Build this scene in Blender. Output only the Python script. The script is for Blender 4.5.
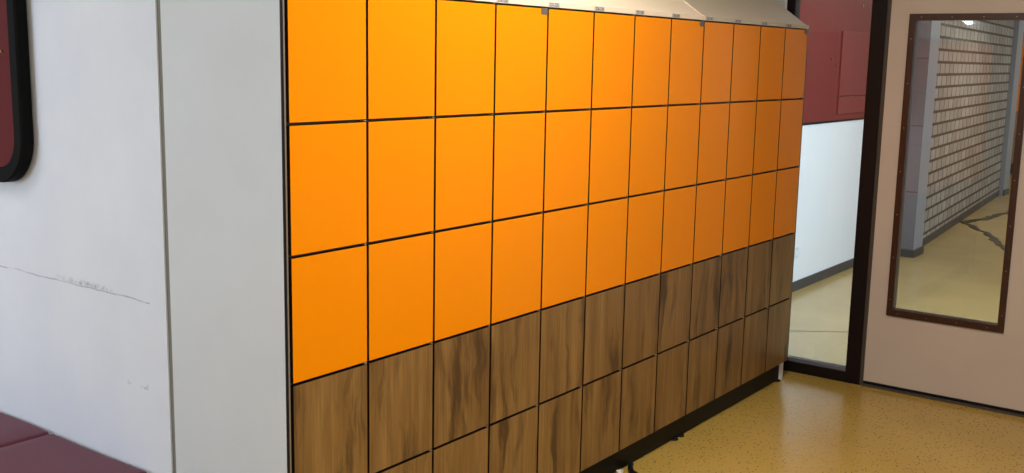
import bpy, bmesh, math, random
from mathutils import Vector, Matrix
S = bpy.context.scene
for o in list(bpy.data.objects): bpy.data.objects.remove(o)
C = S.collection
rnd = random.Random(4)
# ---------------------------------------------------------------- camera
cd = bpy.data.cameras.new('camera'); cam = bpy.data.objects.new('camera', cd); C.objects.link(cam)
cd.sensor_width = 36; cd.lens = 1070.2 * 36 / 1024; cd.clip_start = .05; cd.clip_end = 100
rt = Vector((0.59834689, -0.80101036, 0.01906291)); up = Vector((0.12124543, 0.11403575, 0.9860504)); fw = Vector((0.79201044, 0.5876889, -0.16535178))
cam.matrix_world = Matrix(((rt.x, up.x, -fw.x, -1.9296), (rt.y, up.y, -fw.y, -2.1784), (rt.z, up.z, -fw.z, 1.7408), (0, 0, 0, 1)))
S.camera = cam
# ---------------------------------------------------------------- view, world, large lights
S.view_settings.view_transform = 'Standard'; S.view_settings.look = 'None'
S.view_settings.gamma = 1; S.view_settings.exposure = 0.0; S.view_settings.use_curve_mapping = False
wd = bpy.data.worlds.new('world'); S.world = wd; wd.use_nodes = True
wd.node_tree.nodes['Background'].inputs[0].default_value = (.75, .87, 1, 1)
wd.node_tree.nodes['Background'].inputs[1].default_value = 1.0

def area(name, loc, target, sx, sy, power, col):
    l = bpy.data.lights.new(name, 'AREA'); l.shape = 'RECTANGLE'; l.size = sx; l.size_y = sy; l.energy = power; l.color = col
    o = bpy.data.objects.new(name, l); C.objects.link(o); o.location = loc
    o.rotation_euler = (Vector(target) - Vector(loc)).to_track_quat('-Z', 'Y').to_euler()
    return o
# daylight through the windows of the sitting corner, of the back of the hall and of the corridor
area('daylight_sitting_corner', (-4.40, 2.85, 1.65), (0, 1.4, 1.2), 1.15, 1.5, 100, (.70, .82, 1))
area('daylight_hall', (-1.7, -3.92, 1.7), (0, 0, 1.2), 2.8, 1.5, 39, (.96, .97, 1))
area('daylight_corridor', (4.9, -2.22, 1.35), (5.6, .9, .9), 1.5, 1.7, 100, (.62, .82, 1))

# ---------------------------------------------------------------- material helpers
def mat(name, col, rough=.5, spec=.5, metal=0, emit=None, es=1, coat=0):
    m = bpy.data.materials.new(name); m.use_nodes = True
    b = m.node_tree.nodes['Principled BSDF']
    b.inputs['Base Color'].default_value = (*col, 1); b.inputs['Roughness'].default_value = rough
    b.inputs['Specular IOR Level'].default_value = spec; b.inputs['Metallic'].default_value = metal
    b.inputs['Coat Weight'].default_value = coat
    if emit: b.inputs['Emission Color'].default_value = (*emit, 1); b.inputs['Emission Strength'].default_value = es
    return m
def N(m, t, **kw):
    n = m.node_tree.nodes.new(t)
    for k, v in kw.items(): setattr(n, k, v)
    return n
def L(m, a, b): m.node_tree.links.new(a, b)
def bsdf(m): return m.node_tree.nodes['Principled BSDF']
def ramp(m, src, stops, interp='LINEAR'):
    r = N(m, 'ShaderNodeValToRGB'); r.color_ramp.interpolation = interp
    els = r.color_ramp.elements
    while len(els) < len(stops): els.new(.5)
    for e, (p, c) in zip(els, stops): e.position = p; e.color = (*c, 1) if len(c) == 3 else c
    L(m, src, r.inputs[0]); return r
def coords(m, kind='Object', scale=(1, 1, 1), loc=(0, 0, 0)):
    t = N(m, 'ShaderNodeTexCoord'); mp = N(m, 'ShaderNodeMapping'); mp.inputs['Scale'].default_value = scale; mp.inputs['Location'].default_value = loc
    L(m, t.outputs[kind], mp.inputs[0]); return mp.outputs[0]
def noise(m, vec, scale, detail=3, rough=.5):
    n = N(m, 'ShaderNodeTexNoise'); n.inputs['Scale'].default_value = scale; n.inputs['Detail'].default_value = detail; n.inputs['Roughness'].default_value = rough
    L(m, vec, n.inputs['Vector']); return n.outputs[0]
def mixc(m, fac, a, b, mode='MIX'):
    x = N(m, 'ShaderNodeMix', data_type='RGBA', blend_type=mode)
    if hasattr(fac, 'links'): L(m, fac, x.inputs[0])
    else: x.inputs[0].default_value = fac
    for s, v in ((x.inputs[6], a), (x.inputs[7], b)):
        if hasattr(v, 'links'): L(m, v, s)
        else: s.default_value = (*v, 1)
    return x.outputs[2]
def math_(m, op, a, b=None, clamp=False):
    x = N(m, 'ShaderNodeMath', operation=op, use_clamp=clamp)
    for s, v in ((x.inputs[0], a), (x.inputs[1], b)):
        if v is None: continue
        if hasattr(v, 'links'): L(m, v, s)
        else: s.default_value = v
    return x.outputs[0]
def bump(m, h, strength=.1, dist=.01):
    b = N(m, 'ShaderNodeBump'); b.inputs['Strength'].default_value = strength; b.inputs['Distance'].default_value = dist
    L(m, h, b.inputs['Height']); L(m, b.outputs[0], bsdf(m).inputs['Normal'])

M = {}
# orange laminate, faintly uneven, satin
m = M['orange'] = mat('orange_laminate', (.80, .238, .0), .26, .16)
n = noise(m, coords(m, 'Object', (1, 1, 1)), 400, 2); bump(m, n, .05, .001)
# wood-look laminate, every door with a cut of its own
m = M['wood'] = mat('oak_laminate', (.2, .1, .04), .36, .5)
t = N(m, 'ShaderNodeTexCoord'); oi = N(m, 'ShaderNodeObjectInfo')
sc = N(m, 'ShaderNodeVectorMath', operation='SCALE'); sc.inputs['Scale'].default_value = 37
cx = N(m, 'ShaderNodeCombineXYZ'); L(m, oi.outputs['Random'], cx.inputs[0]); L(m, oi.outputs['Random'], cx.inputs[2]); L(m, cx.outputs[0], sc.inputs[0])
ad = N(m, 'ShaderNodeVectorMath', operation='ADD'); L(m, t.outputs['Object'], ad.inputs[0]); L(m, sc.outputs[0], ad.inputs[1])
def wmap(s):
    mp = N(m, 'ShaderNodeMapping'); mp.inputs['Scale'].default_value = s; L(m, ad.outputs[0], mp.inputs[0]); return mp.outputs[0]
warp = noise(m, wmap((4, 1, 3.0)), 1.5, 2)
base = ramp(m, noise(m, wmap((16, 1, .9)), 1.2, 4, .6), [(.28, (.125, .062, .016)), (.48, (.205, .108, .030)), (.72, (.285, .160, .050))]).outputs[0]
vv = N(m, 'ShaderNodeVectorMath', operation='MULTIPLY_ADD')
cw = N(m, 'ShaderNodeCombineXYZ'); L(m, warp, cw.inputs[0]); L(m, cw.outputs[0], vv.inputs[0]); vv.inputs[1].default_value = (1.0, 0, 0); L(m, wmap((8.5, 1, 1.15)), vv.inputs[2])
streak = ramp(m, noise(m, vv.outputs[0], 1.25, 6, .62), [(.36, (.95, .95, .95)), (.42, (.5, .5, .5)), (.47, (.08, .08, .08)), (.60, (0, 0, 0))]).outputs[0]
c1 = mixc(m, streak, base, (.060, .028, .009))
fib = noise(m, wmap((140, 1, 4)), 1, 3, .7)
c3 = mixc(m, .5, c1, ramp(m, fib, [(.34, (.5, .48, .45)), (.66, (1.42, 1.4, 1.35))]).outputs[0], 'MULTIPLY')
L(m, c3, bsdf(m).inputs['Base Color']); bump(m, fib, .12, .001)
M['carcass'] = mat('dark_carcass', (.010, .004, .003), .6, .2)
M['shelf'] = mat('brown_edging', (.075, .055, .035), .5, .4)
M['edging'] = mat('taupe_side_board', (.20, .155, .115), .5, .4)
M['plinth'] = mat('black_plinth', (.006, .005, .003), .5, .15)
M['steel'] = mat('satin_steel', (.62, .62, .6), .35, .5, 1)
m = M['panel'] = mat('light_grey_board', (.50, .505, .49), .5, .4)
n = noise(m, coords(m), 3, 3); L(m, ramp(m, n, [(.3, (.495, .51, .515)), (.7, (.53, .545, .55))]).outputs[0], bsdf(m).inputs['Base Color'])
M['cream'] = mat('cream_board', (.72, .60, .46), .45, .4)
M['cream_dim'] = mat('cream_board_dim', (.50, .43, .33), .45, .4)  # darker copy of the cream board, its dimmer light put into the colour
M['white'] = mat('white_edging', (.75, .75, .72), .4, .4)
M['label'] = mat('grey_label', (.42, .39, .36), .5, .3)
M['ink'] = mat('label_ink', (.07, .06, .06), .6, .2)
M['plate'] = mat('grey_plate', (.10, .095, .09), .35, .5)
# painted wall with a dirty hairline crack and rubbed marks
m = M['wall'] = mat('white_wall_paint', (.60, .62, .66), .6, .35)
g = N(m, 'ShaderNodeNewGeometry'); sx = N(m, 'ShaderNodeSeparateXYZ'); L(m, g.outputs['Position'], sx.inputs[0])
Y, Z = sx.outputs[1], sx.outputs[2]
wob = noise(m, g.outputs['Position'], 9, 3)
zz = math_(m, 'ADD', Z, math_(m, 'MULTIPLY', math_(m, 'SUBTRACT', wob, .5), .018))
d = math_(m, 'ABSOLUTE', math_(m, 'SUBTRACT', zz, .975))
line = math_(m, 'SUBTRACT', 1, math_(m, 'DIVIDE', d, .0034), True)
brk = ramp(m, noise(m, g.outputs['Position'], 16, 4, .7), [(.34, (.1, .1, .1)), (.55, (.8, .8, .8))]).outputs[0]
onwall = math_(m, 'MULTIPLY', math_(m, 'GREATER_THAN', Y, .62), math_(m, 'MULTIPLY', math_(m, 'LESS_THAN', sx.outputs[0], .01), math_(m, 'GREATER_THAN', sx.outputs[0], -1)))
line = math_(m, 'MULTIPLY', math_(m, 'MULTIPLY', line, brk), onwall)
sm = math_(m, 'SUBTRACT', 1, math_(m, 'DIVIDE', math_(m, 'ABSOLUTE', math_(m, 'SUBTRACT', Z, .985)), .014), True)
sy = math_(m, 'SUBTRACT', 1, math_(m, 'DIVIDE', math_(m, 'ABSOLUTE', math_(m, 'SUBTRACT', Y, .98)), .17), True)
smn = ramp(m, noise(m, coords(m, 'Object', (1, 1, 1)), 70, 3, .7), [(.42, (0, 0, 0)), (.62, (.9, .9, .9))]).outputs[0]
smu = math_(m, 'MULTIPLY', math_(m, 'MULTIPLY', sm, math_(m, 'POWER', sy, .5)), smn)
smu = math_(m, 'MULTIPLY', smu, onwall)
z2 = math_(m, 'SUBTRACT', 1, math_(m, 'DIVIDE', math_(m, 'ABSOLUTE', math_(m, 'SUBTRACT', Z, .70)), .012), True)
y2 = math_(m, 'LESS_THAN', Y, .80)
dots = ramp(m, noise(m, g.outputs['Position'], 42, 2), [(.60, (0, 0, 0)), (.68, (1, 1, 1))]).outputs[0]
dt = math_(m, 'MULTIPLY', math_(m, 'MULTIPLY', z2, dots), math_(m, 'MULTIPLY', y2, onwall))
fac = math_(m, 'MAXIMUM', math_(m, 'MAXIMUM', line, math_(m, 'MULTIPLY', smu, 1.0)), math_(m, 'MULTIPLY', dt, .7))
bn = noise(m, g.outputs['Position'], 2.2, 4, .6)
basec = ramp(m, bn, [(.3, (.57, .59, .635)), (.7, (.63, .645, .67))]).outputs[0]
L(m, mixc(m, fac, basec, (.17, .17, .18)), bsdf(m).inputs['Base Color'])
bump(m, noise(m, coords(m, 'Object', (1, 12, 1.5)), 14, 4, .6), .18, .004)
M['filler'] = mat('grey_brown_joint', (.17, .16, .13), .7, .2)
m = M['vinyl'] = mat('dark_red_vinyl', (.115, .019, .036), .5, .4)
bump(m, noise(m, coords(m), 220, 3), .25, .002)
M['vinyl_dark'] = mat('dark_red_piping', (.045, .010, .015), .5, .4)
M['matt'] = mat('matt_black', (.004, .004, .004), .7, .08)
M['black'] = mat('black_rubber', (.006, .006, .007), .5, .2)
m = M['redboard'] = mat('red_felt_board', (.088, .010, .011), .8, .2)
bump(m, noise(m, coords(m), 300, 2), .2, .001)
M['frame'] = mat('black_brown_metal', (.008, .004, .004), .45, .2)
M['rebate'] = mat('grey_brown_seal', (.06, .048, .038), .5, .4)
M['bead'] = mat('grey_glazing_bead', (.13, .13, .15), .4, .4)
m = M['door'] = mat('beige_pink_door', (.52, .39, .32), .42, .4)
n = noise(m, coords(m), 2.5, 3); L(m, ramp(m, n, [(.3, (.49, .42, .365)), (.7, (.53, .455, .385))]).outputs[0], bsdf(m).inputs['Base Color'])
m = M['mahog'] = mat('red_brown_wood', (.05, .012, .006), .35, .5)
n = noise(m, coords(m, 'Object', (40, 40, 6)), 2, 3); L(m, ramp(m, n, [(.3, (.022, .006, .003)), (.7, (.045, .012, .006))]).outputs[0], bsdf(m).inputs['Base Color'])
M['brass'] = mat('brass', (.4, .27, .13), .35, .5, 1)
# speckled mustard floor
m = M['floor'] = mat('mustard_speckled_floor', (.5, .33, .09), .2, .5)
P = coords(m)
big = ramp(m, noise(m, P, 1.3, 3), [(.3, (.42, .275, .058)), (.7, (.49, .325, .078))]).outputs[0]
fine = mixc(m, .35, big, ramp(m, noise(m, P, 110, 3, .7), [(.3, (.6, .6, .55)), (.7, (1.3, 1.3, 1.35))]).outputs[0], 'MULTIPLY')
spk = N(m, 'ShaderNodeTexVoronoi'); spk.inputs['Scale'].default_value = 62; L(m, P, spk.inputs['Vector'])
spm = ramp(m, spk.outputs['Distance'], [(.20, (1, 1, 1)), (.30, (0, 0, 0))]).outputs[0]
pick = N(m, 'ShaderNodeSeparateColor'); L(m, spk.outputs['Color'], pick.inputs[0])
spm = math_(m, 'MULTIPLY', spm, math_(m, 'GREATER_THAN', pick.outputs[0], .4))
c = mixc(m, math_(m, 'MULTIPLY', spm, .9), fine, (.13, .07, .03))
L(m, c, bsdf(m).inputs['Base Color'])
L(m, ramp(m, noise(m, P, 2.0, 4), [(.3, (.20, .20, .20)), (.7, (.23, .23, .23))]).outputs[0], bsdf(m).inputs['Roughness'])
bsdf(m).inputs['Specular IOR Level'].default_value = .38
m = M['floor_glare'] = mat('glare_paled_corridor_floor', (.42, .34, .18), .22, .5)  # paler corridor floor: glare off the white wall put into the colour
L(m, ramp(m, noise(m, coords(m), 1.6, 4), [(.3, (.40, .285, .105)), (.7, (.47, .345, .135))]).outputs[0], bsdf(m).inputs['Base Color'])
M['corr_white'] = mat('white_gloss_paint', (.78, .81, .84), .35, .4)
n = noise(M['corr_white'], coords(M['corr_white']), 3, 4); bump(M['corr_white'], n, .2, .01)
M['corr_red'] = mat('dark_red_paint', (.165, .024, .020), .5, .2)
M['red_panel'] = mat('dull_red_panel', (.185, .032, .030), .45, .25)
M['skirting'] = mat('charcoal_skirting', (.055, .052, .05), .5, .3)
M['column'] = mat('blue_grey_paint', (.27, .295, .33), .5, .4)
m = M['mauve'] = mat('mauve_grey_tiles', (.24, .20, .22), .35, .4)
br = N(m, 'ShaderNodeTexBrick'); br.offset = 0; br.inputs['Color1'].default_value = (.15, .135, .145, 1); br.inputs['Color2'].default_value = (.14, .125, .135, 1); br.inputs['Mortar'].default_value = (.08, .065, .07, 1)
br.inputs['Scale'].default_value = 1; br.inputs['Brick Width'].default_value = 3; br.inputs['Row Height'].default_value = .6; br.inputs['Mortar Size'].default_value = .006
g = N(m, 'ShaderNodeNewGeometry'); s_ = N(m, 'ShaderNodeSeparateXYZ'); L(m, g.outputs['Position'], s_.inputs[0]); cb = N(m, 'ShaderNodeCombineXYZ'); L(m, s_.outputs[1], cb.inputs[0]); L(m, s_.outputs[2], cb.inputs[1]); L(m, cb.outputs[0], br.inputs['Vector']); L(m, br.outputs[0], bsdf(m).inputs['Base Color'])
# brick wall: pale grey sand-lime bricks, dark thick bed joints
m = M['brick'] = mat('grey_sand_lime_brick', (.4, .38, .34), .8, .2)
s_ = N(m, 'ShaderNodeSeparateXYZ'); L(m, coords(m), s_.inputs[0]); cb = N(m, 'ShaderNodeCombineXYZ'); L(m, s_.outputs[0], cb.inputs[0]); L(m, s_.outputs[2], cb.inputs[1])
br = N(m, 'ShaderNodeTexBrick'); br.inputs['Scale'].default_value = 1; br.inputs['Brick Width'].default_value = .235; br.inputs['Row Height'].default_value = .118
br.inputs['Mortar Size'].default_value = .014; br.inputs['Mortar Smooth'].default_value = .1; br.inputs['Bias'].default_value = 0
br.inputs['Color1'].default_value = (.40, .38, .345, 1); br.inputs['Color2'].default_value = (.29, .275, .25, 1); br.inputs['Mortar'].default_value = (.10, .085, .07, 1)
L(m, cb.outputs[0], br.inputs['Vector'])
fz = math_(m, 'FRACT', math_(m, 'DIVIDE', math_(m, 'ADD', s_.outputs[2], .006), .118))
bed = math_(m, 'LESS_THAN', fz, .13)
L(m, mixc(m, bed, mixc(m, .4, br.outputs[0], ramp(m, noise(m, coords(m), 9, 4), [(.3, (.7, .7, .7)), (.7, (1.2, 1.2, 1.2))]).outputs[0], 'MULTIPLY'), (.07, .055, .045)), bsdf(m).inputs['Base Color'])
bump(m, br.outputs[1], -.4, .01)
M['ceiling'] = mat('white_ceiling', (.70, .68, .64), .8, .2)
M['lamp'] = mat('lamp_diffuser', (.9, .9, .9), .5, .3, emit=(1, .93, .82), es=9)
M['walllamp'] = mat('wall_lamp_glow', (.9, .9, .9), .5, .3, emit=(.85, .97, 1), es=18)
M['strip'] = mat('dark_floor_filler', (.045, .035, .025), .6, .3)
M['seam'] = mat('grey_floor_seam', (.16, .13, .08), .5, .3)
M['socket'] = mat('white_plastic', (.62, .66, .70), .35, .5)
M['paper'] = mat('offwhite_paper', (.7, .68, .6), .7, .2)
# thin pane: clear, with a Fresnel reflection
m = bpy.data.materials.new('clear_pane'); m.use_nodes = True; nt = m.node_tree; nt.nodes.remove(bsdf(m))
tr = N(m, 'ShaderNodeBsdfTransparent'); tr.inputs[0].default_value = (.93, .94, .94, 1)
gl = N(m, 'ShaderNodeBsdfGlossy'); gl.inputs['Roughness'].default_value = .01
fr = N(m, 'ShaderNodeFresnel'); fr.inputs[0].default_value = 1.45
mx = N(m, 'ShaderNodeMixShader'); L(m, fr.outputs[0], mx.inputs[0]); L(m, tr.outputs[0], mx.inputs[1]); L(m, gl.outputs[0], mx.inputs[2]); L(m, mx.outputs[0], nt.nodes['Material Output'].inputs[0])
M['glass'] = m

# ---------------------------------------------------------------- mesh helpers
def add_box(bm, a, b, bev=0, mi=0):
    vs = bmesh.ops.create_cube(bm, size=1)['verts']
    for v in vs: v.co = Vector([(a[i] + b[i]) / 2 + v.co[i] * (b[i] - a[i]) for i in range(3)])
    fs = {f for v in vs for f in v.link_faces}
    for f in fs: f.material_index = mi
    if bev:
        es = {e for v in vs for e in v.link_edges}
        r = bmesh.ops.bevel(bm, geom=list(es), offset=bev, segments=2, profile=.6, affect='EDGES', clamp_overlap=True)
        for f in r['faces']: f.material_index = mi
def add_prism(bm, pts, axis, a, b, mi=0):
    # pts: 2D outline in the plane normal to axis, extruded from a to b
    def P(u, v, w): return {0: (w, u, v), 1: (u, w, v), 2: (u, v, w)}[axis]
    A = [bm.verts.new(P(u, v, a)) for u, v in pts]; B = [bm.verts.new(P(u, v, b)) for u, v in pts]
    fs = [bm.faces.new(A), bm.faces.new(B[::-1])]
    for i in range(len(pts)): fs.append(bm.faces.new((A[i], B[i], B[(i + 1) % len(pts)], A[(i + 1) % len(pts)])))
    for f in fs: f.material_index = mi
def add_ring(bm, outer, inner, axis, a, b, mi=0):
    # frame with a rectangular (or same-count) hole
    def P(u, v, w): return {0: (w, u, v), 1: (u, w, v), 2: (u, v, w)}[axis]
    n = len(outer); V = [[bm.verts.new(P(u, v, w)) for u, v in s] for s in (outer, inner) for w in (a, b)]
    oa, ob, ia, ib = V
    for i in range(n):
        j = (i + 1) % n
        for q in ((oa[i], oa[j], ia[j], ia[i]), (ob[j], ob[i], ib[i], ib[j]), (oa[j], oa[i], ob[i], ob[j]), (ia[i], ia[j], ib[j], ib[i])):
            bm.faces.new(q).material_index = mi
def add_cyl(bm, p0, p1, r, seg=16, r2=None):
    p0, p1 = Vector(p0), Vector(p1); d = p1 - p0
    q = Vector((0, 0, 1)).rotation_difference(d.normalized()).to_matrix().to_4x4()
    bmesh.ops.create_cone(bm, cap_ends=True, segments=seg, radius1=r, radius2=r if r2 is None else r2, depth=d.length, matrix=Matrix.Translation((p0 + p1) / 2) @ q)
def add_tube(bm, pts, r, seg=10):
    rings = []
    pts = [Vector(p) for p in pts]
    for i, p in enumerate(pts):
        t = (pts[min(i + 1, len(pts) - 1)] - pts[max(i - 1, 0)]).normalized(); a = t.cross(Vector((0, 0, 1))).normalized(); b = a.cross(t)
        rings.append([bm.verts.new(p + a * r * math.cos(k * 2 * math.pi / seg) + b * r * math.sin(k * 2 * math.pi / seg)) for k in range(seg)])
    for u, v in zip(rings, rings[1:]):
        for k in range(seg): bm.faces.new((u[k], u[(k + 1) % seg], v[(k + 1) % seg], v[k]))
    bm.faces.new(rings[0]); bm.faces.new(rings[-1][::-1])
def obj(name, bm, m, parent=None, loc=None, kind=None):
    bmesh.ops.recalc_face_normals(bm, faces=bm.faces)
    me = bpy.data.meshes.new(name); bm.to_mesh(me); bm.free()
    for x in (m if isinstance(m, (list, tuple)) else [m]): me.materials.append(M[x])
    o = bpy.data.objects.new(name, me); C.objects.link(o)
    if loc: o.location = loc
    if parent: o.parent = parent
    if kind: o['kind'] = kind
    return o
def box(name, a, b, m, parent=None, bev=0, kind=None, loc=None):
    bm = bmesh.new(); add_box(bm, a, b, bev); return obj(name, bm, m, parent, loc, kind)
def thing(name, label, cat, loc=(0, 0, 0), rz=0, group=None):
    o = bpy.data.objects.new(name, None); C.objects.link(o); o.location = loc; o.rotation_euler[2] = rz
    o.empty_display_size = .1; o['label'] = label; o['category'] = cat
    if group: o['group'] = group
    return o
def tag(o, label, cat, group=None):
    o['label'] = label; o['category'] = cat
    if group: o['group'] = group
    return o
def rect(u0, u1, v0, v1): return [(u0, v0), (u1, v0), (u1, v1), (u0, v1)]
def rrect(u0, u1, v0, v1, r, n=10):
    P = []
    for cu, cv, a0 in ((u1 - r, v0 + r, -90), (u1 - r, v1 - r, 0), (u0 + r, v1 - r, 90), (u0 + r, v0 + r, 180)):
        for k in range(n + 1):
            a = math.radians(a0 + 90 * k / n); P.append((cu + r * math.cos(a), cv + r * math.sin(a)))
    return P
def text_bm(s, size, depth=.0006):
    cu = bpy.data.curves.new('t', 'FONT'); cu.body = s; cu.size = size; cu.extrude = depth / 2; cu.align_x = 'CENTER'; cu.align_y = 'CENTER'
    o = bpy.data.objects.new('t', cu); C.objects.link(o); dg = bpy.context.evaluated_depsgraph_get(); dg.update()
    me = bpy.data.meshes.new_from_object(o.evaluated_get(dg)); bpy.data.objects.remove(o); bpy.data.curves.remove(cu)
    bm = bmesh.new(); bm.from_mesh(me); bpy.data.meshes.remove(me)
    for v in bm.verts: v.co = Vector((v.co.x, -v.co.z, v.co.y))     # stands upright, facing -y
    return bm

# ---------------------------------------------------------------- setting
H = 2.9; PX = 3.77
box('floor', (-4.5, -4.0, -.05), (PX + .035, 3.6, 0), 'floor', kind='structure')
box('floor', (PX + .035, -4.0, -.05), (17.8, 3.6, 0), 'floor_glare', kind='structure')
box('ceiling', (-4.6, -4.1, H), (17.8, 3.7, H + .1), 'ceiling', kind='structure')
box('wall_left', (-.018, .538, 0), (.22, 3.6, H), 'wall', kind='structure')
box('wall_back', (.22, .562, 0), (PX - .06, .78, H), 'wall', kind='structure')
box('trim_1', (-.013, .5125, 0), (.03, .538, 2.3), 'filler', kind='structure')
# hall walls with window openings
bm = bmesh.new(); add_ring(bm, rect(-4.0, 3.6, 0, H), rect(2.25, 3.45, .9, 2.4), 0, -4.62, -4.5); obj('wall_west', bm, 'wall', kind='structure')
bm = bmesh.new(); add_ring(bm, rect(-4.5, PX, 0, H), rect(-3.2, 0, .95, 2.45), 1, -4.12, -4.0); obj('wall_front', bm, 'wall', kind='structure')
box('wall_north', (-4.5, 3.6, 0), (.22, 3.72, H), 'wall', kind='structure')
def window(n, outer, axis, a, b):
    u0, u1, v0, v1 = outer; r = thing('window_%d' % n, '', '')
    del r['label'], r['category']; r['kind'] = 'structure'
    bm = bmesh.new(); add_ring(bm, rect(u0, u1, v0, v1), rect(u0 + .06, u1 - .06, v0 + .06, v1 - .06), axis, a, b); obj('window_frame', bm, 'frame', r)
    bm = bmesh.new(); mu = (u0 + u1) / 2; add_prism(bm, rect(mu - .03, mu + .03, v0 + .06, v1 - .06), axis, a, b); obj('mullion', bm, 'frame', r)
    for p, q in ((u0 + .06, mu - .03), (mu + .03, u1 - .06)):
        bm = bmesh.new(); w = (a + b) / 2; add_prism(bm, rect(p, q, v0 + .06, v1 - .06), axis, w - .003, w + .003); obj('pane', bm, 'glass', r)
    return r
window(2, (2.25, 3.45, .9, 2.4), 0, -4.60, -4.54)
window(3, (-3.2, 0, .95, 2.45), 1, -4.10, -4.04)

# glazed partition between hall and corridor: window_1, black frame
win = thing('window_1', '', ''); del win['label'], win['category']; win['kind'] = 'structure'
bm = bmesh.new(); add_box(bm, (PX, -.342, 0), (PX + .07, -.262, H), .002); obj('post', bm, 'frame', win)
box('post_seal', (PX + .006, -.3600, 0), (PX + .05, -.342, H), 'rebate', win)
box('post', (PX, .156, .0), (PX + .07, .205, H), 'frame', win, .002)
box('edge_bead', (PX - .004, .205, .0), (PX + .05, .216, H), 'white', win)
box('bottom_rail', (PX, -.262, 0), (PX + .07, .156, .060), 'frame', win, .002)
box('glazing_bead', (PX + .008, -.262, .060), (PX + .05, .156, .080), 'bead', win)
box('pane', (PX + .030, -.262, .08), (PX + .036, .156, H), 'glass', win)
box('wall_partition', (PX, .216, 0), (PX + .07, .90, H), 'panel', kind='structure')
# door
DX = PX + .004; DY0, DY1 = -.3625, -1.30
door = thing('door_1', '', '', (DX, DY0, 0)); del door['label'], door['category']; door['kind'] = 'structure'
def dl(y): return y - DY0
W0, W1, Z0, Z1 = -.4600, -1.048, .414, 1.998          # frame outer
bm = bmesh.new(); add_ring(bm, rect(dl(DY1), 0, .030, 2.16), rect(dl(W1) + .02, dl(W0) - .02, Z0 + .02, Z1 - .02), 0, 0, .042); obj('door_leaf', bm, 'door', door)
bm = bmesh.new(); add_ring(bm, rect(dl(W1), dl(W0), Z0, Z1), rect(dl(W1) + .032, dl(W0) - .032, Z0 + .036, Z1 - .033), 0, -.010, .050)
wf = obj('window_frame', bm, 'mahog', door)
box('pane', (.020, dl(W1) + .02, Z0 + .02), (.026, dl(W0) - .02, Z1 - .02), 'glass', door)
scr = []
for k in range(7): scr.append((dl(W0) - .016, Z0 + .09 + k * .228)); scr.append((dl(W1) + .016, Z0 + .09 + k * .228))
for k in range(4): scr.append((dl(W0) - .06 - k * .15, Z0 + .017)); scr.append((dl(W0) - .06 - k * .15, Z1 - .017))
for y, z in scr:
    bm = bmesh.new(); add_cyl(bm, (-.0115, y, z), (-.009, y, z), .0026, 10); obj('screw', bm, 'brass', wf)
bm = bmesh.new(); add_cyl(bm, (0, dl(-1.235), 1.05), (-.05, dl(-1.235), 1.05), .010); add_cyl(bm, (-.045, dl(-1.235), 1.05), (-.045, dl(-1.11), 1.05), .009); add_cyl(bm, (0, dl(-1.235), 1.05), (-.006, dl(-1.235), 1.05), .026, 24)
obj('door_handle', bm, 'steel', door)
bm = bmesh.new(); add_box(bm, (PX, DY1 - .07, 0), (PX + .07, DY1 - .005, H)); add_box(bm, (PX, DY1 - .005, 2.165), (PX + .07, -.3585, 2.24)); obj('trim_2', bm, 'frame', kind='structure')
box('trim_3', (PX - .004, DY1, 0), (PX + .05, -.3585, .012), 'rebate', kind='structure')
box('trim_4', (PX + .012, DY1, .012), (PX + .045, -.3585, .024), 'black', kind='structure')
box('wall_right', (PX, -4.0, 0), (PX + .07, DY1 - .07, H), 'wall', kind='structure')
box('wall_over_door', (PX, DY1 - .005, 2.24), (PX + .07, -.3585, H), 'panel', kind='structure')

# corridor beyond
box('wall_corridor_left', (PX + .07, .89, 0), (8.0, 1.0, 1.276), 'corr_white', kind='structure')
box('wall_corridor_upper', (PX + .07, .885, 1.292), (8.0, 1.0, H), 'corr_red', kind='structure')
box('trim_5', (PX + .07, .882, 1.276), (8.0, 1.0, 1.292), 'black', kind='structure')
box('baseboard_left', (PX + .07, .878, 0), (8.0, .89, .075), 'skirting', kind='structure')
bm = bmesh.new(); add_box(bm, (8.0, .62, 0), (8.28, 1.0, H), 0, 0)
for f in bm.faces:
    if f.calc_center_median().x < 8.01: f.material_index = 1
obj('wall_column', bm, ['column', 'mauve'], kind='structure')
bm = bmesh.new(); add_box(bm, (7.985, .606, 0), (8.29, .62, .07)); add_box(bm, (7.985, .62, 0), (8.0, .878, .07)); obj('baseboard_column', bm, 'skirting', kind='structure')
ang = math.atan2(.5, 5.9)
br = box('wall_brick', (0, 0, 0), (5.45, .12, H), 'brick', kind='structure', loc=(8.28, .70, 0)); br.rotation_euler[2] = ang
b2 = box('baseboard_brick', (0, -.012, 0), (5.45, 0, .075), 'skirting', kind='structure', loc=(8.28, .70, 0)); b2.rotation_euler[2] = ang
box('wall_column_far', (13.70, 1.10, 0), (14.00, 1.6, H), 'column', kind='structure')
box('baseboard_column_far', (13.69, 1.085, 0), (14.01, 1.10, .08), 'skirting', kind='structure')
box('wall_end_left', (14.0, 2.6, 0), (17.8, 2.7, H), 'panel', kind='structure')
box('wall_far', (17.6, -2.4, 0), (17.7, 2.7, H), 'panel', kind='structure')
bm = bmesh.new(); add_ring(bm, rect(PX + .07, 17.6, 0, H), rect(4.1, 5.7, .5, 2.2), 1, -2.42, -2.3); obj('wall_corridor_right', bm, 'panel', kind='structure')
window(4, (4.1, 5.7, .5, 2.2), 1, -2.39, -2.33)

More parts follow.
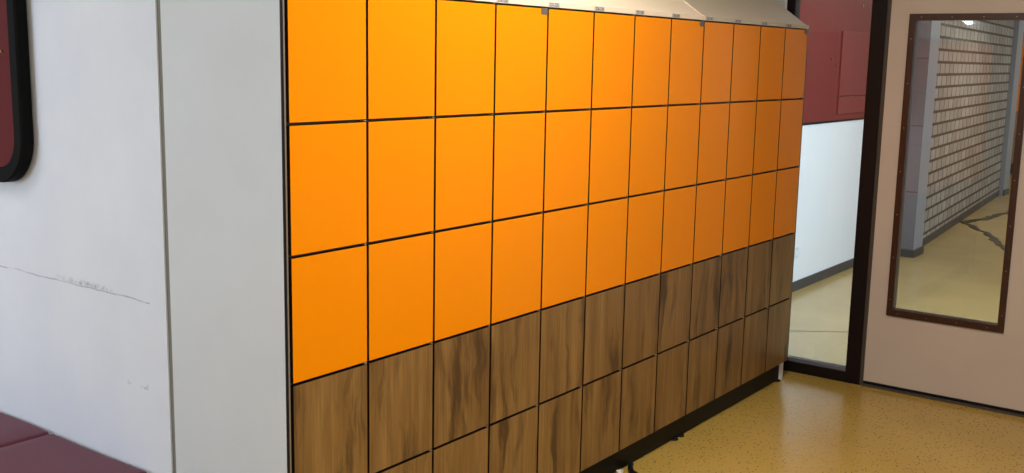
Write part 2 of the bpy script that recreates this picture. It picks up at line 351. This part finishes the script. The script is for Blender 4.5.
# ---------------------------------------------------------------- locker cabinets
w = .29814; h = .3597; ZB = .114; g = .0046; NZ = 5
def children(o): return [c for c in bpy.data.objects if c.parent == o]
def dup(o, parent=None):
    c = o.copy(); C.objects.link(c)
    if parent: c.parent = parent
    for ch in children(o): dup(ch, c)
    return c
def door_mesh(kind, name='door'):
    bm = bmesh.new(); add_box(bm, (g, 0, .0042), (w - g, .018, h - .0042), .001)
    bm.normal_update()
    for f in bm.faces:
        if abs(f.normal.y) < .3: f.material_index = 1
    d_ = obj(name, bm, [kind, 'carcass'])
    bm = bmesh.new(); add_cyl(bm, (w - g - .010, .0015, h - .0005), (w - g - .001, .0015, h - .0005), .0022, 10); add_box(bm, (w - g - .007, .003, h - .0028), (w - g - .001, .017, h + .0008))
    obj('hinge', bm, 'steel', d_)
    return d_
def cabinet(label):
    r = thing('locker_cabinet', label, 'locker cabinet', (0, 0, 0), 0, 'locker cabinets side by side along the wall')
    bm = bmesh.new()
    W = 4 * w
    add_box(bm, (.002, .044, ZB), (W - .002, .53, ZB + 5 * h), 0, 0)
    for i in range(5):
        x = i * w; a = .002 if i == 0 else x - .009; b = W - .002 if i == 4 else x + .009
        add_box(bm, (max(a, .002), .034, ZB), (min(b, W - .002), .044, ZB + 5 * h), 0, 0)
    for j in range(6):
        z = ZB + j * h; add_box(bm, (.011, .0215, max(z - .009, ZB)), (W - .011, .044, min(z + .009, ZB + 5 * h)), 0, 1)
    obj('carcass', bm, ['carcass', 'shelf'], r)
    bm = bmesh.new(); add_box(bm, (.0, .036, .006), (W, .052, ZB - .001)); obj('plinth', bm, 'plinth', r)
    for x in (.03, W - .03):
        bm = bmesh.new(); add_cyl(bm, (x, .045, 0), (x, .045, .008), .026, 20, .022); add_cyl(bm, (x, .045, .008), (x, .045, ZB), .008, 12); obj('foot', bm, 'plinth', r)
    for x in (.03, W - .03):
        bm = bmesh.new(); add_cyl(bm, (x, .48, 0), (x, .48, .008), .024, 20); add_cyl(bm, (x, .48, .008), (x, .48, ZB), .008, 12); obj('foot', bm, 'plinth', r)
    od = door_mesh('orange'); wdn = door_mesh('wood')
    first = {True: od, False: wdn}
    for j in range(NZ):
        for i in range(4):
            k = j >= 2; src = first[k]
            if src.parent is None: o = src; o.parent = r
            else:
                o = dup(src, r)
            o.location = (i * w, 0, ZB + j * h)
            o['label'] = 'orange locker door' if k else 'dark oak locker door'
    return r
cabA = cabinet('left locker cabinet with grey side panel, orange doors over brown wood doors')
cabB = dup(cabA); cabB.location = (4 * w, 0, 0); cabB['label'] = ''
cabC = dup(cabA); cabC.location = (8 * w, 0, 0); cabC['label'] = 'right locker cabinet nearest the glazed partition, with white end leg'
cabB['label'] = 'middle locker cabinet of the orange and wood row, between the two end ones'
for c_, dx in ((cabA, 4 * w), (cabB, 4 * w), (cabC, 4 * w)):
    p = box('corner_plate', (dx - .043, -.0025, ZB + 5 * h - .024), (dx - .006, .0, ZB + 5 * h - .002), 'plate', c_, .0008)
# left cabinet: side board and cabinet side edge
box('side_panel', (-.020, .004, .0), (-.0125, .512, ZB + 5 * h), 'panel', cabA)
box('edge_band', (-.020, .0, .0), (-.0125, .0038, ZB + 5 * h), 'black', cabA)
box('side_edge', (-.0120, .003, .02), (-.0045, .53, ZB + 5 * h), 'edging', cabA)
# right cabinet: white leg below the last door and the end board
box('end_panel', (4 * w, .002, ZB), (4 * w + .012, .53, ZB + 5 * h), 'shelf', cabC)
box('end_leg', (4 * w - .020, .024, 0), (4 * w + .010, .075, ZB), 'white', cabC, .001)

# sloping tops with front lip
def sloping_top(name, x0, x1, ang, mat_, label):
    zt = ZB + 5 * h; D = .535; a = math.tan(math.radians(ang))
    bm = bmesh.new(); pts = [(-.003, zt + .0022), (-.003, zt + .021), (.012, zt + .023), (D, zt + .023 + (D - .012) * a), (D, zt + .0022)]
    add_prism(bm, pts, 0, 0, x1 - x0)
    bmesh.ops.bevel(bm, geom=[e for e in bm.edges if abs(e.verts[0].co.x - e.verts[1].co.x) > .1], offset=.001, segments=2, affect='EDGES')
    o = obj(name, bm, mat_, None, (x0, 0, 0)); tag(o, label, 'locker top'); return o, a, zt
tA, aA, zt = sloping_top('sloping_top', -.020, 8 * w - .010, 33.5, 'cream', 'long cream sloping board on top of the left and middle lockers')
tB, aB, _ = sloping_top('sloping_top', 8 * w + .001, 12 * w + .002, 35.5, 'cream_dim', 'short cream sloping board, coloured as dimly lit, on top of the right locker cabinet')
bm = bmesh.new(); add_prism(bm, [(-.004, zt + .0022), (-.004, zt + .022), (.011, zt + .026), (.535, zt + .030 + .523 * aB), (.535, zt + .0022)], 0, 8 * w - .009 + .020, 8 * w + .0005 + .020); obj('joint_strip', bm, 'cream', tA)
for i in range(12):
    par, x0 = (tA, -.020) if i < 8 else (tB, 8 * w + .001)
    xc = i * w + .030 + (.0 if i else .01)
    if i == 8: xc += .012
    bm = bmesh.new(); add_box(bm, (-.034, -.0008, -.0085), (.034, 0, .0085), .0002); lb = obj('number_label', bm, 'label', par, (xc - x0, -.0036, zt + .0105))
    obj('number', text_bm('%d-%d' % (201 + 5 * i, 205 + 5 * i), .0165), 'ink', lb, (0, -.0011, 0))

# black cable end with a paper scrap by the plinth
bm = bmesh.new(); P = [(1.935, .022, .012), (1.912, .012, .013), (1.885, -.004, .012), (1.862, -.022, .012), (1.845, -.05, .012), (1.82, -.12, .012), (1.74, -.20, .012)]
add_tube(bm, P, .0115); tag(obj('cable', bm, 'black'), 'short black cable lying on the floor in front of the plinth', 'cable')
bm = bmesh.new(); vs = [bm.verts.new(p) for p in ((1.865, .030, .001), (1.842, .006, .001), (1.795, -.01, .001), (1.822, .030, .001))]; f = bm.faces.new(vs)
r_ = bmesh.ops.extrude_face_region(bm, geom=[f])
for v in r_['geom']:
    if isinstance(v, bmesh.types.BMVert): v.co.z += .012 + .006 * math.sin(v.co.x * 90)
tag(obj('paper_scrap', bm, 'paper'), 'small off-white paper scrap beside the black cable at the plinth', 'paper')

# ---------------------------------------------------------------- notice board
nb = thing('notice_board', 'dark red notice board with thick black rounded frame on the white wall', 'notice board', (-.018, 1.985, 1.287))
y0, y1 = 2.05 - 1.285, 1.285 - 2.05   # local half extents
Yr = -.765
bm = bmesh.new(); o_ = rrect(Yr, .9, 0, 1.2, .16, 12); i_ = rrect(Yr + .052, .9 - .052, .052, 1.2 - .052, .11, 12)
add_ring(bm, o_, i_, 0, -.050, -.004); es = [e for e in bm.edges if all(abs(v.co.x + .050) < 1e-5 for v in e.verts) and len({(round(v.co.x, 4)) for v in e.verts}) == 1]
obj('frame', bm, 'matt', nb).modifiers.new('bevel', 'BEVEL').width = .006
bm = bmesh.new(); add_prism(bm, rrect(Yr + .050, .9 - .050, .050, 1.2 - .050, .112, 12), 0, -.040, -.006); obj('board', bm, 'redboard', nb)
bm = bmesh.new(); add_cyl(bm, (-.040, -.66, .44), (-.047, -.66, .44), .0045, 12); tag(obj('push_pin', bm, 'brass', None, (-.018, 1.985, 1.287)), 'tiny pale pin stuck in the red notice board', 'push pin')

# ---------------------------------------------------------------- bench
bz = .430
bn = thing('bench', 'low dark red upholstered bench running along the white wall', 'bench', (-.275, 2.0, 0))
for a, b in ((-1.36, -.805), (-.795, 1.0)):
    bm = bmesh.new(); add_box(bm, (-.23, a, bz - .13), (.248, b, bz), .016)
    bmesh.ops.subdivide_edges(bm, edges=[e for e in bm.edges if abs(e.verts[0].co.y - e.verts[1].co.y) > .3], cuts=14)
    for v in bm.verts:
        if v.co.x > .22: v.co.x += .002 * math.sin(v.co.y * 9) - .002
        if v.co.z > bz - .02: v.co.z += .003 * math.sin(v.co.y * 7)
    o = obj('seat_cushion', bm, 'vinyl', bn)
    for p in o.data.polygons: p.use_smooth = True
    bm = bmesh.new(); add_tube(bm, [(-.228, a + .01, bz - .004), (-.228, b - .01, bz - .004)], .004, 8); obj('piping', bm, 'vinyl_dark', o)
box('base', (-.20, -1.36, .04), (.24, .98, bz - .13), 'black', bn)
for yy in (-1.2, -.2, .8):
    box('leg', (-.17, yy - .03, 0), (.21, yy + .03, .04), 'black', bn)

# ---------------------------------------------------------------- corridor fittings
p = thing('red_panel', 'dull red rectangular panel on the red corridor wall', 'wall panel', (6.52, .885, 1.34))
bm = bmesh.new(); add_box(bm, (0, -.012, 0), (1.1, -.002, .138), .002); obj('lower_leaf', bm, 'red_panel', p)
bm = bmesh.new(); add_box(bm, (0, -.012, .145), (1.1, -.002, .655), .002); obj('upper_leaf', bm, 'red_panel', p)
for i, (x, z, t_) in enumerate(((6.332, 1.773, 'upper left of the two pins on the red wall beyond the glass'), (6.451, 1.72, 'lower right of the two pins on the red wall beyond the glass'), (6.95, 2.207, 'lone pale pin above the red panel in the corridor'))):
    bm = bmesh.new(); add_cyl(bm, (0, 0, 0), (0, -.008, 0), .012, 12); tag(obj('push_pin', bm, 'brass', None, (x, .885, z)), t_, 'push pin', 'pins on the red corridor wall')
sk = thing('wall_socket', 'white socket plate low on the white corridor wall', 'socket', (5.86, .89, .30))
box('plate', (-.04, -.010, -.04), (.04, -.0005, .04), 'socket', sk, .003)
bm = bmesh.new(); add_cyl(bm, (0, -.010, 0), (0, -.0125, 0), .021, 24); obj('inlet', bm, 'corr_white', sk)
bm = bmesh.new(); a_ = [(4.30, .87), (4.66, .42), (4.88, .13), (5.3, -.42), (6.2, -1.6)]
V = [bm.verts.new((x + s, y, .001)) for x, y in a_ for s in (-.007, .007)]
for k in range(len(a_) - 1): bm.faces.new((V[2 * k], V[2 * k + 1], V[2 * k + 3], V[2 * k + 2]))
obj('trim_6', bm, 'seam', kind='structure')
# jagged dark strips on the corridor floor
def strip(bm, pts, w0, w1):
    prev = None; n_ = 26
    for k in range(n_ + 1):
        t = k / n_ * (len(pts) - 1); i = min(int(t), len(pts) - 2); q = Vector(pts[i]).lerp(Vector(pts[i + 1]), t - i)
        dd = (Vector(pts[i + 1]) - Vector(pts[i])).normalized(); nn = Vector((-dd.y, dd.x)); ww = (w0 + (w1 - w0) * k / n_) * (.6 + .8 * rnd.random()); q += nn * (rnd.random() - .5) * .05
        cur = [bm.verts.new((q.x + nn.x * s * ww, q.y + nn.y * s * ww, zz_)) for s in (-1, 1) for zz_ in (.0005, .006)]
        if prev:
            for a, b in ((0, 1), (1, 3), (3, 2), (2, 0)): bm.faces.new((prev[a], prev[b], cur[b], cur[a]))
        else: bm.faces.new((cur[0], cur[1], cur[3], cur[2]))
        prev = cur
    bm.faces.new((prev[0], prev[1], prev[3], prev[2]))
bm = bmesh.new(); strip(bm, [(10.72, .86), (9.95, .42), (9.08, .05), (8.6, -.30)], .032, .030); strip(bm, [(10.72, .86), (11.2, .72), (11.45, .70), (12.1, .64), (13.4, .35)], .050, .020)
tag(obj('floor_strip', bm, 'strip'), 'dark jagged forked strip across the corridor floor by the brick wall', 'floor strip')
# far lockers
fl = thing('locker_cabinet', 'distant locker cabinet at the corridor end, seen through the door window', 'locker cabinet', (17.0, 1.35, 0))
bm = bmesh.new(); add_box(bm, (.03, -.75, .17), (.5, .75, 2.29)); obj('carcass', bm, 'carcass', fl)
bm = bmesh.new(); add_box(bm, (.05, -.75, 0), (.45, .75, .17)); obj('plinth', bm, 'plinth', fl)
for j in range(5):
    for i in range(5):
        bm = bmesh.new(); add_box(bm, (0, -.75 + i * .3 + .004, .17 + j * .424 + .004), (.028, -.75 + i * .3 + .296, .17 + j * .424 + .42), .002); obj('door', bm, 'orange' if j >= 2 else 'wood', fl)

# ---------------------------------------------------------------- lamps
def ceiling_lamp(x, y, label, lx=1.2, ly=.3, power=40, col=(1, .93, .84)):
    r = thing('ceiling_lamp', label, 'ceiling lamp', (x, y, H))
    bm = bmesh.new(); add_ring(bm, rect(-lx / 2, lx / 2, -ly / 2, ly / 2), rect(-lx / 2 + .02, lx / 2 - .02, -ly / 2 + .02, ly / 2 - .02), 2, -.06, -.001); obj('housing', bm, 'white', r)
    box('diffuser', (-lx / 2 + .02, -ly / 2 + .02, -.045), (lx / 2 - .02, ly / 2 - .02, -.04), 'lamp', r)
    l = bpy.data.lights.new('lamp_light', 'AREA'); l.shape = 'RECTANGLE'; l.size = lx - .1; l.size_y = ly - .05; l.energy = power; l.color = col
    o = bpy.data.objects.new('lamp_light', l); C.objects.link(o); o.parent = r; o.location = (0, 0, -.065)
    return r
ceiling_lamp(.95, -.95, 'ceiling lamp over the middle of the orange lockers', power=54)
ceiling_lamp(-1.8, -1.6, 'ceiling lamp behind the camera in the hall', power=22)
ceiling_lamp(-1.6, 2.2, 'ceiling lamp over the sitting corner', power=18, col=(.9, .95, 1))
ceiling_lamp(6.0, -.6, 'first ceiling lamp in the corridor', power=25)
ceiling_lamp(10.5, -.8, 'second ceiling lamp in the corridor', power=42, col=(1, .97, .93))
ceiling_lamp(15.2, -.4, 'third ceiling lamp in the corridor', power=42, col=(1, .97, .93))
wl = thing('wall_lamp', 'small oval wall lamp high on the hall wall, mirrored in the door window', 'wall lamp', (-4.5, 1.34, 2.26))
bm = bmesh.new(); bmesh.ops.create_uvsphere(bm, u_segments=20, v_segments=12, radius=1); bmesh.ops.scale(bm, vec=(.05, .075, .032), verts=bm.verts)
for v in bm.verts: v.co.x += .055
obj('shade', bm, 'walllamp', wl); box('back_plate', (0, -.06, -.04), (.012, .06, .04), 'white', wl, .002)
